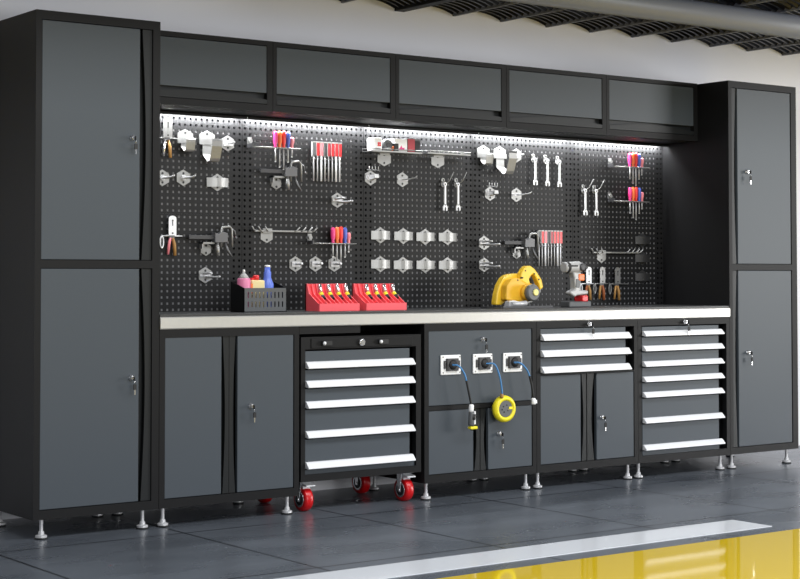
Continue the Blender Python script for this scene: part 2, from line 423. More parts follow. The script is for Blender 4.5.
# ------------------------------------------------------------------ worktop
wt = thing('worktop', 'long worktop with a bright steel front edge over the base cabinets', 'worktop', (0, 0, 0.8135))
e = MB().prism([(-0.006, 0.004), (-0.006, 0.046), (-0.003, 0.050), (0.05, 0.050), (0.05, 0.0), (-0.003, 0.0)], 'x', 0.002, XR - 0.002)
e.build('steel_edge', STEEL, wt)
MB().box(0.002, XR - 0.002, 0.05, DEP - 0.025, 0.0, 0.050).build('core', BLACK, wt)
MB().box(0.003, XR - 0.003, 0.002, DEP - 0.025, 0.050, 0.0605).build('top_sheet', TOPMAT, wt, bevel=0.001)
MB().box(0.684, 1.006, 0.006, 0.05, -0.034, -0.001).build('under_rail', BLACK, wt)
WTOP = 0.8135 + 0.0605

# ------------------------------------------------------------------ pegboards
PX = U / 24; PZ = 0.443 / 16
def peg_sheet():
    m = MB(); hs = 0.0052; th = 0.0022
    for i in range(24):
        for j in range(16):
            x0, x1 = i * PX, (i + 1) * PX; z0, z1 = j * PZ, (j + 1) * PZ
            if i == 0: x0 += 0.001
            if i == 23: x1 -= 0.001
            cx, cz = (i + 0.5) * PX, (j + 0.5) * PZ
            a = [(x0, 0, z0), (x1, 0, z0), (x1, 0, z1), (x0, 0, z1)]
            b = [(cx - hs, 0, cz - hs), (cx + hs, 0, cz - hs), (cx + hs, 0, cz + hs), (cx - hs, 0, cz + hs)]
            c = [(p[0], th, p[2]) for p in b]
            m.add(a + b + c, [(k, (k + 1) % 4, 4 + (k + 1) % 4, 4 + k) for k in range(4)] + [(4 + k, 4 + (k + 1) % 4, 8 + (k + 1) % 4, 8 + k) for k in range(4)])
    return m
def make_peg(label, loc, upper):
    t = thing('pegboard', label, 'pegboard', loc, 'perforated back panels')
    peg_sheet().build('perforated_sheet', PEG, t, fix=False)
    H = 16 * PZ; top = H - 2 * PZ if upper else H; y = 0.0026
    MB().box(0.0005, 2 * PX, 0.012, 0.022, 0, H).box(2 * PX, 2 * PX + 0.002, y, 0.022, 0, top).build('edge_channel', DARK, t)
    MB().box(U - 2 * PX, U - 0.0005, 0.012, 0.022, 0, H).box(U - 2 * PX - 0.002, U - 2 * PX, y, 0.022, 0, top).build('edge_channel', DARK, t)
    if upper: MB().box(2 * PX, U - 2 * PX, 0.020, 0.024, top, H).box(2 * PX, U - 2 * PX, y, 0.020, top, top + 0.002).build('top_channel', DARK, t)
    MB().box(2 * PX + 0.002, U - 2 * PX - 0.002, y, 0.006, 0, top).build('added_backing', PEGBACK, t)  # sheet added so the holes read light, in place of the wall behind
    return t
PL = [['lower black perforated panel behind the grey bin, next to the left tall cabinet', 'lower black perforated panel behind the first red tray, with a row of hook plates',
       'lower black perforated panel holding eight broad silver clips', 'lower black perforated panel behind the yellow saw', 'lower black perforated panel behind the row of three pliers'],
      ['upper black perforated panel next to the left tall cabinet', 'upper black perforated panel with a red driver set and a screwdriver rack', 'upper black perforated panel behind the wire shelf',
       'upper black perforated panel with three hanging spanners', 'upper black perforated panel with two screwdriver racks, next to the right tall cabinet']]
for row in range(2):
    for i in range(5):
        loc = (i * U, PB, 0.869 + row * 0.4435)
        if i == 0: pg0 = make_peg(PL[row][0], loc, row == 1)
        else: dup(pg0, loc, PL[row][i])

# ------------------------------------------------------------------ wall cabinets and strip lights
WC0, WC1, WCY = 1.768, 2.084, 0.222
def make_wallcab(label, loc):
    t = thing('wall_cabinet', label, 'cabinet', loc, 'wall cabinets above the pegboards')
    dep = WY - WCY - 0.002; m = MB(); h = WC1 - WC0; tt = 0.016
    y = 0.03
    m.box(0.001, tt, y, dep, 0, h).box(U - tt, U - 0.001, y, dep, 0, h).box(tt, U - tt, y, dep, h - tt, h).box(tt, U - tt, y, dep, 0, tt).box(tt, U - tt, dep - 0.01, dep, tt, h - tt)
    m.box(0.001, 0.020, 0, y, 0, h).box(U - 0.030, U - 0.001, 0, y, 0, h).box(0.020, U - 0.030, 0, y, h - 0.022, h).box(0.020, U - 0.030, 0, y, 0, 0.030)
    m.build('body', BLACK, t)
    d_ = MB().box(0.022, U - 0.030, 0.003, 0.02, 0.082, h - 0.024).build('flap_door', DOOR, t, bevel=0.0015)
    poly = [(0.022, 0.033), (U - 0.030, 0.033), (U - 0.030, 0.052)]
    for i in range(15):
        s = i / 14; poly.append((U - 0.030 + (0.022 - U + 0.030) * s, 0.052 + 0.020 * math.sin(PI * s)))
    g = MB().prism(poly, 'y', 0.001, 0.012); g.box(0.022, U - 0.030, 0.026, 0.030, 0.033, 0.082)
    g.build('finger_grip', GRIP, d_)
    v = MB()
    for k in range(22): v.box(0.03 + k * 0.0285, 0.043 + k * 0.0285, 0.05, 0.066, -0.0012, 0.0005)
    v.build('vent_slots', TOOLDARK, t)
    return t
WL = ['wall cabinet with grey flap door beside the left tall cabinet', 'wall cabinet with grey flap door, second from the left tall cabinet', 'middle wall cabinet with grey flap door above the wire shelf',
      'wall cabinet with grey flap door above the three hanging spanners', 'wall cabinet with grey flap door beside the right tall cabinet']
wc0 = make_wallcab(WL[0], (0, WCY, WC0))
for i in range(1, 5): dup(wc0, (i * U, WCY, WC0), WL[i])
def make_led(label, loc):
    t = thing('light_strip', label, 'light', loc, 'strip lights under the wall cabinets')
    MB().box(0.002, U - 0.002, -0.03, -0.026, -0.016, 0).box(0.002, U - 0.002, -0.03, 0.006, -0.004, 0).build('housing', BLACK, t)
    MB().box(0.012, U - 0.012, -0.020, 0.002, -0.0075, -0.004).build('diffuser', LEDM, t)
    return t
LL = ['thin white strip light above the first perforated panel from the left', 'thin white strip light above the second perforated panel from the left', 'thin white strip light above the wire shelf panel',
      'thin white strip light above the panel of three spanners', 'thin white strip light above the panel with two screwdriver racks']
for i in range(5):
    make_led(LL[i], (i * U, 0.470, WC0 - 0.001))
    l = bpy.data.lights.new('led_lamp', 'AREA'); l.shape = 'RECTANGLE'; l.size = U - 0.03; l.size_y = 0.016; l.energy = 8.0; l.color = (0.97, 0.985, 1)
    o = bpy.data.objects.new('led_lamp', l); COL.objects.link(o); o.location = ((i + 0.5) * U, 0.457, WC0 - 0.012)
    o.rotation_euler = (math.radians(40), 0, 0)

# ------------------------------------------------------------------ pegboard hangers (local origin on the board, -y to the front)
def hexpoly(w, h):
    return [(0, h), (w, h * 0.5), (w, -h * 0.5), (0, -h), (-w, -h * 0.5), (-w, h * 0.5)]
def hexplate(m, w=0.033, h=0.037, cx=0, cz=0, y=0.0):
    m.prism([(cx + a, cz + b) for a, b in hexpoly(w, h)], 'y', y - 0.004, y - 0.0005)
    for s in (-1, 1): m.cyl((cx, y - 0.004, cz + s * h * 0.55), (cx, y - 0.0052, cz + s * h * 0.55), 0.0055, n=8, mi=1)
def hook(label, x, z, kind='single', group='hooks on hexagonal plates'):
    t = thing('peg_hook', label, 'hook', (x, PB, z), group)
    m = MB(); hexplate(m); m.build('mounting_plate', [ZINC, RUBBER], t)
    h = MB()
    if kind == 'single':
        h.cyl((0, -0.004, 0), (0, -0.012, 0), 0.012)
        h.tube([(0, -0.004, 0), (0, -0.05, -0.001), (0, -0.095, 0.000), (0, -0.115, 0.006)], [0.006, 0.0055, 0.005, 0.0035])
    elif kind == 'short':
        h.box(-0.022, 0.022, -0.010, -0.004, -0.012, 0.012); h.tube([(0, -0.004, 0), (0, -0.048, 0), (0, -0.062, 0.003)], 0.0055)
    elif kind == 'double':
        h.box(-0.030, 0.022, -0.010, -0.004, -0.006, 0.006)
        h.tube([(-0.012, -0.004, 0.006), (-0.012, -0.06, 0.008), (-0.012, -0.085, 0.008)], [0.006, 0.005, 0.004])
        h.tube([(0.012, -0.004, -0.008), (0.012, -0.07, -0.010), (0.012, -0.115, -0.006)], [0.0065, 0.0055, 0.004])
    elif kind == 'spring':
        h.box(-0.026, 0.026, -0.010, -0.004, -0.010, 0.012)
        h.prism([(-0.004, 0.012), (-0.055, 0.016), (-0.058, -0.002), (-0.004, -0.012)], 'x', -0.012, 0.012)
        for k in range(4): h.tube([(-0.02 + k * 0.018, -0.004, 0.04), (-0.018 + k * 0.018, -0.02, 0.036), (-0.02 + k * 0.018, -0.022, 0.056)], 0.002, 6)
    elif kind == 'long':
        h.box(-0.030, 0.030, -0.010, -0.004, -0.005, 0.005)
        h.tube([(0, -0.004, 0), (0, -0.06, 0.0), (0, -0.11, 0.004), (0, -0.125, 0.012)], [0.004, 0.0035, 0.003, 0.0025])
    h.build('prong', SHAFT, t)
    return t
hook('single prong hook on a plate half hidden by the left tall cabinet', 0.268, 1.470)
hook('single prong hook on a hexagonal plate left of the topmost broad clip, first bay', 0.373, 1.474)
hook('double prong hook on a hexagonal plate below the first clamp, above the bin', 0.487, 1.037, 'double')
hook('prong hook on a hexagonal plate under the red driver set, second bay', 1.206, 1.396, 'double')
hook('short hook on a hexagonal plate, left one of three above the red trays', 0.969, 1.089, 'short')
hook('short hook on a hexagonal plate, middle one of three above the red trays', 1.081, 1.090, 'short')
hook('short hook on a hexagonal plate, right one of three above the red trays', 1.189, 1.090, 'short')
hook('spring hook with small upright wires under the left end of the wire shelf', 1.400, 1.510, 'spring')
hook('long thin prong hook on a hexagonal plate under the wire shelf', 1.592, 1.508, 'long')
hook('spring hook with small upright wires below the strap hooks, fourth bay', 2.150, 1.455, 'spring')
hook('long thin prong hook on a hexagonal plate below the strap hooks, fourth bay', 2.327, 1.454, 'long')
hook('double prong hook on a hexagonal plate left of the clamp in the fourth bay', 2.110, 1.202, 'double')
hook('double prong hook on a hexagonal plate left of the yellow saw', 2.110, 1.090, 'double')

def jhook(label, x, z, depth, drop, w):
    t = thing('strap_hook', label, 'hook', (x, PB, z), 'broad strap hooks')
    m = MB(); hexplate(m, 0.040, 0.036, 0, 0.012); m.box(-0.042, 0.042, -0.010, -0.004, -0.016, 0.008)
    m.build('mounting_plate', [ZINC, RUBBER], t)
    k = depth
    pts = [(-0.006, -0.002), (-0.008, -drop), (-0.010 - k * 0.45, -drop - k * 0.36), (-0.010 - k * 0.62, -drop - k * 0.34), (-0.010 - k * 0.70, -drop - k * 0.22),
           (-k, -drop + k * 0.35), (-k - 0.001, -drop + k * 0.60), (-k + 0.006, -drop + k * 0.70)]
    MB().strip(pts, -w, w, 0.003).build('strap', ZINC, t, bevel=0.0008)
    return t
jhook('small broad strap hook in the top row of the first bay', 0.382, 1.645, 0.055, 0.034, 0.023)
jhook('large broad strap hook in the top row of the first bay', 0.494, 1.645, 0.095, 0.062, 0.026)
jhook('small broad strap hook in the top row of the fourth bay', 2.107, 1.655, 0.055, 0.034, 0.023)
jhook('large broad strap hook in the top row of the fourth bay', 2.215, 1.655, 0.110, 0.060, 0.026)
hook('plain hexagonal plate hook right of the strap hooks, first bay', 0.602, 1.640, 'short')
hook('plain hexagonal plate hook right of the strap hooks, fourth bay', 2.328, 1.660, 'short')

def bandclip(label, x, z, m_=None):
    t = thing('band_clip', label, 'clip', (x, PB, z), 'broad band clips')
    m = MB(); hexplate(m, 0.034, 0.040); m.build('mounting_plate', [m_ or ZINC, RUBBER], t)
    b = MB(); n = 10; pts = [(-0.056 + 0.112 * i / n, -0.006 - 0.016 * math.sin(PI * i / n)) for i in range(n + 1)]
    poly = pts + [(p[0], p[1] + 0.004) for p in reversed(pts)]
    b.prism(poly, 'z', -0.021, 0.021)
    b.build('band', m_ or ZINC, t)
    return t
bc = ['broad silver band clip, leftmost of the upper row in the third bay', 'broad silver band clip, second from left in the upper row of the third bay', 'broad silver band clip, third from left in the upper row of the third bay', 'broad silver band clip, rightmost of the upper row in the third bay',
      'broad silver band clip, leftmost of the lower row in the third bay', 'broad silver band clip, second from left in the lower row of the third bay', 'broad silver band clip, third from left in the lower row of the third bay', 'broad silver band clip, rightmost of the lower row in the third bay']
for lb, (x, z) in zip(bc, ((1.459, 1.232), (1.598, 1.230), (1.733, 1.228), (1.873, 1.228), (1.459, 1.091), (1.595, 1.088), (1.734, 1.088), (1.873, 1.088))): bandclip(lb, x, z)
bandclip('broad silver band clip below the strap hooks in the first bay', 0.548, 1.459)
bandclip('dark band clip, topmost of three beside the right tall cabinet', 3.236, 1.230, CLIPDARK)
bandclip('dark band clip, middle of three beside the right tall cabinet', 3.235, 1.131, CLIPDARK)
bandclip('dark band clip, lowest of three beside the right tall cabinet', 3.235, 1.027, CLIPDARK)

def hookrail(label, x, z, w):
    t = thing('hook_rail', label, 'hook rail', (x, PB, z), 'multi hook rails')
    m = MB(); hexplate(m, 0.032, 0.034, 0.095, -0.022); m.box(0.07, 0.12, -0.012, -0.003, -0.01, 0.012); m.build('mounting_plate', [ZINC, RUBBER], t)
    MB().box(0.022, w - 0.02, -0.018, -0.010, -0.004, 0.004).build('rail', ZINC, t, bevel=0.001)
    for k, px in enumerate((0.024, 0.058, 0.095, w - 0.120, w - 0.085, w - 0.05, w - 0.022)):
        s = -1 if k < 3 else 1
        MB().tube([(px, -0.016, 0), (px + s * 0.008, -0.022, 0.003), (px + s * 0.022, -0.028, 0.020)], 0.0035, 6).build('hook', ZINC, t)
    return t
hookrail('long silver rail of small hooks in the second bay above three hook plates', 0.716, 1.242, 0.36)
hookrail('long silver rail of small hooks above the row of three pliers', 2.832, 1.160, 0.385)

# ------------------------------------------------------------------ screwdrivers in racks
def screwdriver(label, x, z, hm, hl, sl, group, y=-0.035, hr=0.011):
    t = thing('screwdriver', label, 'screwdriver', (x, PB + y, z), group)
    MB().lathe([(hr * 0.55, 0), (hr * 0.75, 0.006), (hr * 0.6, 0.014), (hr, 0.030), (hr, hl - 0.010), (hr * 0.75, hl - 0.002), (hr * 0.3, hl)], n=14).build('handle', hm, t)
    s = MB().cyl((0, 0, -sl), (0, 0, 0.001), 0.0032, n=8); s.box(-0.004, 0.004, -0.001, 0.001, -sl - 0.006, -sl)
    s.build('shaft', SHAFT, t)
def drvrack(where, x, z, w, kit):
    t = thing('screwdriver_rack', 'thin twin rod rack holding five bright screwdrivers, ' + where, 'rack', (x, PB, z), 'screwdriver racks')
    MB().box(0, 0.022, -0.006, -0.001, 0.012, 0.046).cyl((0.011, -0.006, 0.028), (0.011, -0.016, 0.028), 0.010).build('mounting_plate', ZINC, t)
    for yy, zz in ((-0.022, 0.0), (-0.048, 0.0)): MB().tube([(0.0, yy, zz), (w, yy, zz)], 0.0028, 6).build('rod', ZINC, t)
    MB().box(-0.001, 0.008, -0.05, -0.001, -0.004, 0.014).build('end_bracket', TOOLDARK, t)
    for k, (dx, m_, hl, sl, nm) in enumerate(kit):
        screwdriver('%s handled screwdriver hanging in the rack, %s' % (nm, where), x + dx, z, m_, hl, sl, 'screwdrivers in the rod racks')
KIT = lambda o: [(o, PINK, 0.078, 0.060, 'magenta'), (o + 0.023, ORANGE, 0.080, 0.085, 'orange'), (o + 0.045, ORED, 0.082, 0.095, 'scarlet'), (o + 0.069, BLUE, 0.078, 0.060, 'blue'), (o + 0.090, ROSE, 0.055, 0.035, 'short pink')]
drvrack('top of the second bay', 0.706, 1.628, 0.258, KIT(0.132))
drvrack('above the second red tray', 1.036, 1.187, 0.250, KIT(0.124))
drvrack('top of the fifth bay', 2.980, 1.628, 0.266, KIT(0.132))
drvrack('below the upper rack of the fifth bay', 2.978, 1.440, 0.268, KIT(0.134))

def driverset(where, x, z, w):
    t = thing('driver_holder', 'narrow wire holder carrying eight slim red drivers, ' + where, 'rack', (x, PB, z), 'slim driver holders')
    MB().box(-0.010, w + 0.010, -0.005, -0.001, -0.006, 0.008).build('back_bar', TOOLDARK, t)
    for k in range(8):
        px = w * k / 7
        MB().tube([(px + 0.0075 * math.cos(a), -0.016 + 0.0075 * math.sin(a), 0.0) for a in [2 * PI * i / 12 for i in range(12)]], 0.0016, 6, closed=True).build('ring', ZINC, t)
    cols = [('grey', MGREY), ('red', REDD), ('pink', ROSE), ('dark grey', TOOLDARK), ('maroon', MAROON), ('red', REDD), ('red', REDD), ('red', REDD)]
    ordn = ['first', 'second', 'third', 'fourth', 'fifth', 'sixth', 'seventh', 'eighth']
    for k, (nm, m_) in enumerate(cols):
        s = thing('slim_driver', 'slim %s handled driver, %s from the left in the holder, %s' % (nm, ordn[k], where), 'screwdriver', (x + w * k / 7, PB - 0.016, z), 'slim drivers in the wire holders')
        h = MB().box(-0.0085, 0.0085, -0.006, 0.006, 0.016, 0.078, 0); h.box(-0.0098, -0.0078, -0.0065, 0.0065, 0.012, 0.082, 1).box(-0.0098, 0.0098, -0.0065, 0.0065, 0.077, 0.083, 1)
        h.build('handle', [m_, LGREY], s)
        rr = 0.0055 if k in (2, 6) else 0.0035
        q = MB().cyl((0, 0, -0.105), (0, 0, 0.018), rr, n=8)
        q.build('blade', ALU if k in (2, 6, 7) else SHAFT, s)
driverset('second bay', 1.062, 1.588, 0.148)
driverset('fourth bay', 2.470, 1.190, 0.150)

# ------------------------------------------------------------------ clamps
def clamp(label, x, z):
    t = thing('bar_clamp', label, 'clamp', (x, PB, z), 'grey bar clamps')
    MB().box(-0.130, 0.0, -0.030, -0.018, -0.009, 0.009).build('bar', TOOLDARK, t, bevel=0.001)
    b = MB().prism([(-0.005, 0.022), (0.012, 0.014), (0.035, 0.026), (0.060, 0.020), (0.060, -0.022), (-0.005, -0.024)], 'y', -0.045, -0.010); b.build('jaw_block', TOOLGREY, t, bevel=0.002)
    MB().tube([(0.030, -0.035, -0.045), (0.030, -0.035, 0.030), (0.036, -0.036, 0.046), (0.072, -0.038, 0.050), (0.084, -0.038, 0.040), (0.086, -0.038, -0.045)], 0.0055, 8).build('u_frame', ZINC, t)
    MB().box(-0.065, 0.0, -0.030, -0.006, -0.030, -0.022).box(-0.065, -0.058, -0.030, -0.006, -0.052, -0.022).build('bracket', ZINC, t)
    m = MB(); hexplate(m, 0.026, 0.030, -0.030, -0.054); m.build('mounting_plate', [ZINC, RUBBER], t)
    MB().tube([(0.012, -0.035, -0.022), (0.008, -0.042, -0.05), (0.012, -0.042, -0.085)], [0.006, 0.010, 0.008]).build('trigger', ZINC, t)
    MB().tube([(0.050, -0.035, -0.022), (0.058, -0.042, -0.055), (0.080, -0.045, -0.088)], [0.006, 0.007, 0.005]).build('handle', TOOLGREY, t)
    MB().tube([(0.072, -0.030, 0.052), (0.104, -0.030, 0.030), (0.110, -0.030, 0.002)], 0.004).ball((0.110, -0.030, 0.0), 0.007).build('screw', TOOLGREY, t)
clamp('grey bar clamp hanging in the first bay above the bin', 0.520, 1.208)
clamp('grey bar clamp hanging below the screwdriver rack in the second bay', 0.893, 1.520)
clamp('grey bar clamp hanging above the yellow saw', 2.357, 1.205)

# ------------------------------------------------------------------ spanners on hooks
def spanner_set(where, x, z, lbl, rod=True):
    t = thing('ring_hook', 'small chrome ring hook carrying ' + lbl, 'hook', (x, PB, z), 'ring hooks for spanners')
    m = MB().prism([(0.010 * math.cos(a), 0.024 * math.sin(a)) for a in [2 * PI * i / 16 for i in range(16)]], 'y', -0.004, -0.001)
    for s in (-0.012, 0.012): m.tube([(0.0095 * math.cos(a), -0.006, s + 0.0095 * math.sin(a)) for a in [2 * PI * i / 12 for i in range(12)]], 0.003, 6, closed=True)
    m.build('ring_plate', ZINC, t)
    MB().tube([(0.0, -0.004, -0.012), (0.006, -0.018, -0.010), (0.022, -0.034, 0.010), (0.034, -0.052, 0.052)] if rod else [(0, -0.004, -0.012), (0.004, -0.022, -0.014), (0.006, -0.030, 0.0)], 0.0022, 6).build('prong', ZINC, t)
    s = thing('spanner', lbl, 'spanner', (x + 0.002, PB - 0.022, z - 0.010), 'spanners hung on the pegboards')
    q = MB().tube([(0.0075 * math.cos(a), 0, 0.0075 * math.sin(a)) for a in [2 * PI * i / 14 for i in range(14)]], 0.0036, 6, closed=True)
    q.prism([(-0.0048, -0.006), (0.0048, -0.006), (0.0052, -0.105), (-0.0052, -0.105)], 'y', -0.003, 0.003)
    q.prism([(-0.0052, -0.100), (0.0052, -0.100), (0.013, -0.112), (0.013, -0.130), (0.006, -0.133), (0.006, -0.118), (0, -0.112), (-0.006, -0.118), (-0.006, -0.133), (-0.013, -0.130), (-0.013, -0.112)], 'y', -0.003, 0.003)
    q.build('spanner_body', ALU, s)
spanner_set('', 1.842, 1.502, 'bright spanner, left of the two below the wire shelf')
spanner_set('', 1.925, 1.504, 'bright spanner, right of the two below the wire shelf')
spanner_set('', 2.440, 1.650, 'bright spanner, left of the three in the fourth bay', False)
spanner_set('', 2.524, 1.648, 'bright spanner, middle of the three in the fourth bay', False)
spanner_set('', 2.608, 1.646, 'bright spanner, right of the three in the fourth bay', False)
spanner_set('', 2.792, 1.500, 'bright spanner, left of the two in the fifth bay')
spanner_set('', 2.872, 1.500, 'bright spanner, right of the two in the fifth bay')

# ------------------------------------------------------------------ pliers on plates
def pliers(lbl, x, z, pm=ZINC, ha=TAN, hb=RUST, rod=0.0, w=0.019):
    t = thing('pliers_holder', 'silver plate for ' + lbl, 'holder', (x, PB, z), 'plates carrying pliers')
    m = MB(); h = 0.088
    poly = [(-w, 0), (w, 0)] + [(w * math.cos(a), h - w * 0.7 + w * 0.7 * math.sin(a)) for a in [PI * i / 8 for i in range(9)]]
    m.prism(poly, 'y', -0.0225, -0.0195, 0)
    m.box(-0.006, 0.006, -0.0195, 0.0, h - 0.03, h - 0.012, 0)
    for zz in (h - 0.022, 0.010): m.cyl((0, -0.0225, zz), (0, -0.0240, zz), 0.004, n=8, mi=1)
    m.box(-0.002, 0.002, -0.0235, -0.0225, h - 0.045, h - 0.026, 1)
    m.build('plate', [pm, RUBBER], t)
    MB().tube([(-0.05, -0.010, -0.002), (0.055 + rod, -0.010, -0.002)], 0.0025, 6).build('rod', pm, t)
    MB().tube([(-0.047 + 0.008 * math.cos(a), -0.010, -0.030 + 0.026 * math.sin(a)) for a in [2 * PI * i / 16 for i in range(16)]], 0.003, 6, closed=True).build('loop', pm, t)
    s = thing('pliers', lbl, 'pliers', (x, PB - 0.012, z), 'pliers hung on the pegboards')
    MB().prism([(-0.014, -0.012), (0.014, -0.012), (0.010, 0.030), (0.003, 0.050), (-0.003, 0.050), (-0.010, 0.030)], 'y', -0.005, 0.005).build('jaws', TOOLGREY, s)
    MB().tube([(-0.006, 0, -0.010), (-0.013, -0.002, -0.040), (-0.019, -0.002, -0.085)], [0.006, 0.0065, 0.006]).build('handle', ha, s)['label'] = 'grip on the left'
    MB().tube([(0.006, 0, -0.010), (0.013, -0.002, -0.040), (0.016, -0.002, -0.090)], [0.006, 0.0085, 0.0075]).build('handle', hb, s)['label'] = 'grip on the right'
pliers('amber gripped pliers at the top of the first bay', 0.285, 1.650, ZINC, CHROME, TAN, w=0.022)
pliers('red and amber gripped pliers low in the first bay', 0.310, 1.214, ALU, ROSE, TAN)
pliers('amber gripped pliers right behind the cordless drill', 2.818, 0.994, ALU, RUST, TAN, -0.013)
pliers('amber gripped pliers in the middle of three, right of the drill', 2.918, 0.994, ZINC, TAN, RUST, -0.006)
pliers('amber gripped pliers on a grey plate, rightmost of three beside the drill', 3.030, 0.992, ZINC, TAN, TAN, 0.03)

# ------------------------------------------------------------------ wire shelf and its goods
def wshelf(label, x, z, w, px):
    t = thing('wire_shelf', label, 'shelf', (x, PB, z), 'small wire shelves')
    m = MB(); hexplate(m, 0.040, 0.036, px, -0.030); m.box(px - 0.03, px + 0.03, -0.010, -0.003, -0.012, 0.004); m.build('mounting_plate', [ZINC, RUBBER], t)
    s = MB()
    s.box(0, w, -0.080, -0.004, -0.002, 0.0); s.box(0, w, -0.082, -0.080, -0.003, 0.004); s.build('tray', ZINC, t)
    MB().tube([(0, -0.004, 0.012), (0, -0.081, 0.012), (w, -0.081, 0.012), (w, -0.004, 0.012)], 0.0025, 6).build('rim', ZINC, t)
    return t
wshelf('silver shelf at the top of the third bay carrying small boxes', 1.352, 1.636, 0.305, 0.130)
SH = 1.636
wshelf('empty silver shelf right of the shelf with small boxes', 1.690, 1.640, 0.270, 0.122)
t = thing('white_canister', 'white rounded canister with a small red flower mark on the wire shelf', 'canister', (1.396, PB - 0.042, SH))
q = MB(); n = 20
for (za, zb, ra, rb) in ((0, 0.060, 0.040, 0.040),): pass
q.prism([(0.029 * max(-1, min(1, 1.25 * math.cos(a))), 0.032 * max(-1, min(1, 1.25 * math.sin(a)))) for a in [2 * PI * i / 24 for i in range(24)]], 'z', 0.0, 0.066)
q.build('canister_body', WHITE, t, bevel=0.010)
fl = MB()
for k in range(4):
    a = PI / 4 + k * PI / 2; fl.cyl((0.006 + 0.007 * math.cos(a), -0.0320, 0.034 + 0.007 * math.sin(a)), (0.006 + 0.007 * math.cos(a), -0.0335, 0.034 + 0.007 * math.sin(a)), 0.0052, n=10)
fl.build('flower_mark', REDD, t)
t = thing('tape_gun', 'dark grey hand tool with an orange nose lying on the wire shelf', 'tool', (1.466, PB - 0.042, SH))
MB().lathe([(0.024, -0.018), (0.030, -0.012), (0.030, 0.012), (0.024, 0.018)], (0.0, 0, 0.034), (0, 1, 0), 20).box(-0.030, 0.030, -0.014, 0.014, 0.0, 0.014).build('body', MGREY, t)
MB().lathe([(0.012, -0.022), (0.012, 0.022)], (0.0, 0, 0.034), (0, 1, 0), 14).build('hub', TOOLDARK, t)
MB().tube([(0.022, -0.012, 0.012), (0.034, -0.018, 0.022), (0.040, -0.018, 0.034)], [0.010, 0.011, 0.007]).build('nose', ORANGE, t)
t = thing('small_box', 'small white carton with a purple red mark standing on the wire shelf', 'box', (1.538, PB - 0.042, SH))
MB().box(-0.042, 0.034, -0.030, 0.030, 0, 0.066).build('carton', WHITE, t, bevel=0.001)
q = MB().prism([(-0.020, 0.014), (0.014, 0.012), (0.018, 0.024), (0.004, 0.022), (-0.002, 0.034), (-0.010, 0.022)], 'y', -0.0310, -0.0300)
q.build('mark', PINK, t)
MB().box(-0.043, -0.020, -0.0315, 0.0, 0.006, 0.042).build('dark_corner', RUBBER, t)
t = thing('open_case', 'grey case with a red front standing at the right end of the wire shelf', 'box', (1.604, PB - 0.042, SH))
MB().box(-0.034, 0.046, -0.028, 0.032, 0, 0.072).build('case', MGREY, t, bevel=0.002)
MB().box(-0.030, 0.012, -0.033, -0.028, 0.004, 0.068).build('red_front', MAROON, t)
MB().box(0.014, 0.046, -0.032, -0.028, 0.004, 0.060).build('dark_flap', RUBBER, t)

# ------------------------------------------------------------------ grey bin with bottles
t = thing('parts_bin', 'grey perforated steel bin holding three bottles on the worktop', 'bin', (0.508, 0.18, WTOP))
BW, BD, HF, HB = 0.220, 0.115, 0.106, 0.136
m = MB(); nx, nz = 10, 2
xs0 = 0.012; pw = (BW - 0.024) / nx
m.box(0, xs0, 0, 0.003, 0, HF).box(BW - xs0, BW, 0, 0.003, 0, HF)
for i in range(nx):
    a, b = xs0 + i * pw, xs0 + (i + 1) * pw; c0, c1 = a + pw * 0.34, b - pw * 0.34
    m.box(a, c0, 0, 0.003, 0, HF).box(c1, b, 0, 0.003, 0, HF)
    for z0, z1 in ((0, 0.022), (0.046, 0.062), (0.088, HF)): m.box(c0, c1, 0, 0.003, z0, z1)
m.build('front', BINM, t)
s = MB().prism([(0, 0), (BD, 0), (BD, HB), (0, HF)], 'x', 0, 0.003).prism([(0, 0), (BD, 0), (BD, HB), (0, HF)], 'x', BW - 0.003, BW)
s.box(0, BW, BD - 0.003, BD, 0, HB).box(0, BW, 0, BD, 0, 0.003); s.build('shell', BLACK, t)
BZ = WTOP + 0.003
t = thing('spray_bottle', 'pink bottle with a grey cone cap in the left of the grey bin', 'bottle', (0.540, 0.236, BZ), 'bottles in the grey bin')
MB().lathe([(0.028, 0), (0.030, 0.004), (0.030, 0.140), (0.027, 0.146)], n=20).build('bottle_body', PINKB, t)
MB().lathe([(0.026, 0.145), (0.012, 0.164), (0.006, 0.168), (0.006, 0.176)], n=16).build('cap', LGREY, t)
MB().lathe([(0.006, 0.176), (0.005, 0.184)], n=10).build('tip', WHITE, t)
t = thing('square_bottle', 'cream square bottle with a red cap in the middle of the grey bin', 'bottle', (0.605, 0.240, BZ), 'bottles in the grey bin')
MB().box(-0.034, 0.034, -0.022, 0.022, 0, 0.138).build('bottle_body', CREAM, t, bevel=0.006)
MB().lathe([(0.014, 0.138), (0.014, 0.156), (0.011, 0.160)], n=14).box(-0.026, 0.0, -0.006, 0.006, 0.138, 0.148).build('cap', REDD, t)
MB().box(-0.040, -0.030, -0.024, 0.010, 0.08, 0.122).build('handle', ORANGE, t)
t = thing('blue_bottle', 'tall blue bottle with a white cap in the right of the grey bin', 'bottle', (0.664, 0.240, BZ), 'bottles in the grey bin')
MB().lathe([(0.026, 0), (0.028, 0.004), (0.028, 0.122), (0.020, 0.138), (0.0165, 0.150), (0.0165, 0.172), (0.0135, 0.178), (0.012, 0.196)], n=20).build('bottle_body', BLUEB, t)
MB().lathe([(0.0125, 0.196), (0.0125, 0.203), (0.011, 0.205)], n=14).build('cap', WHITE, t)

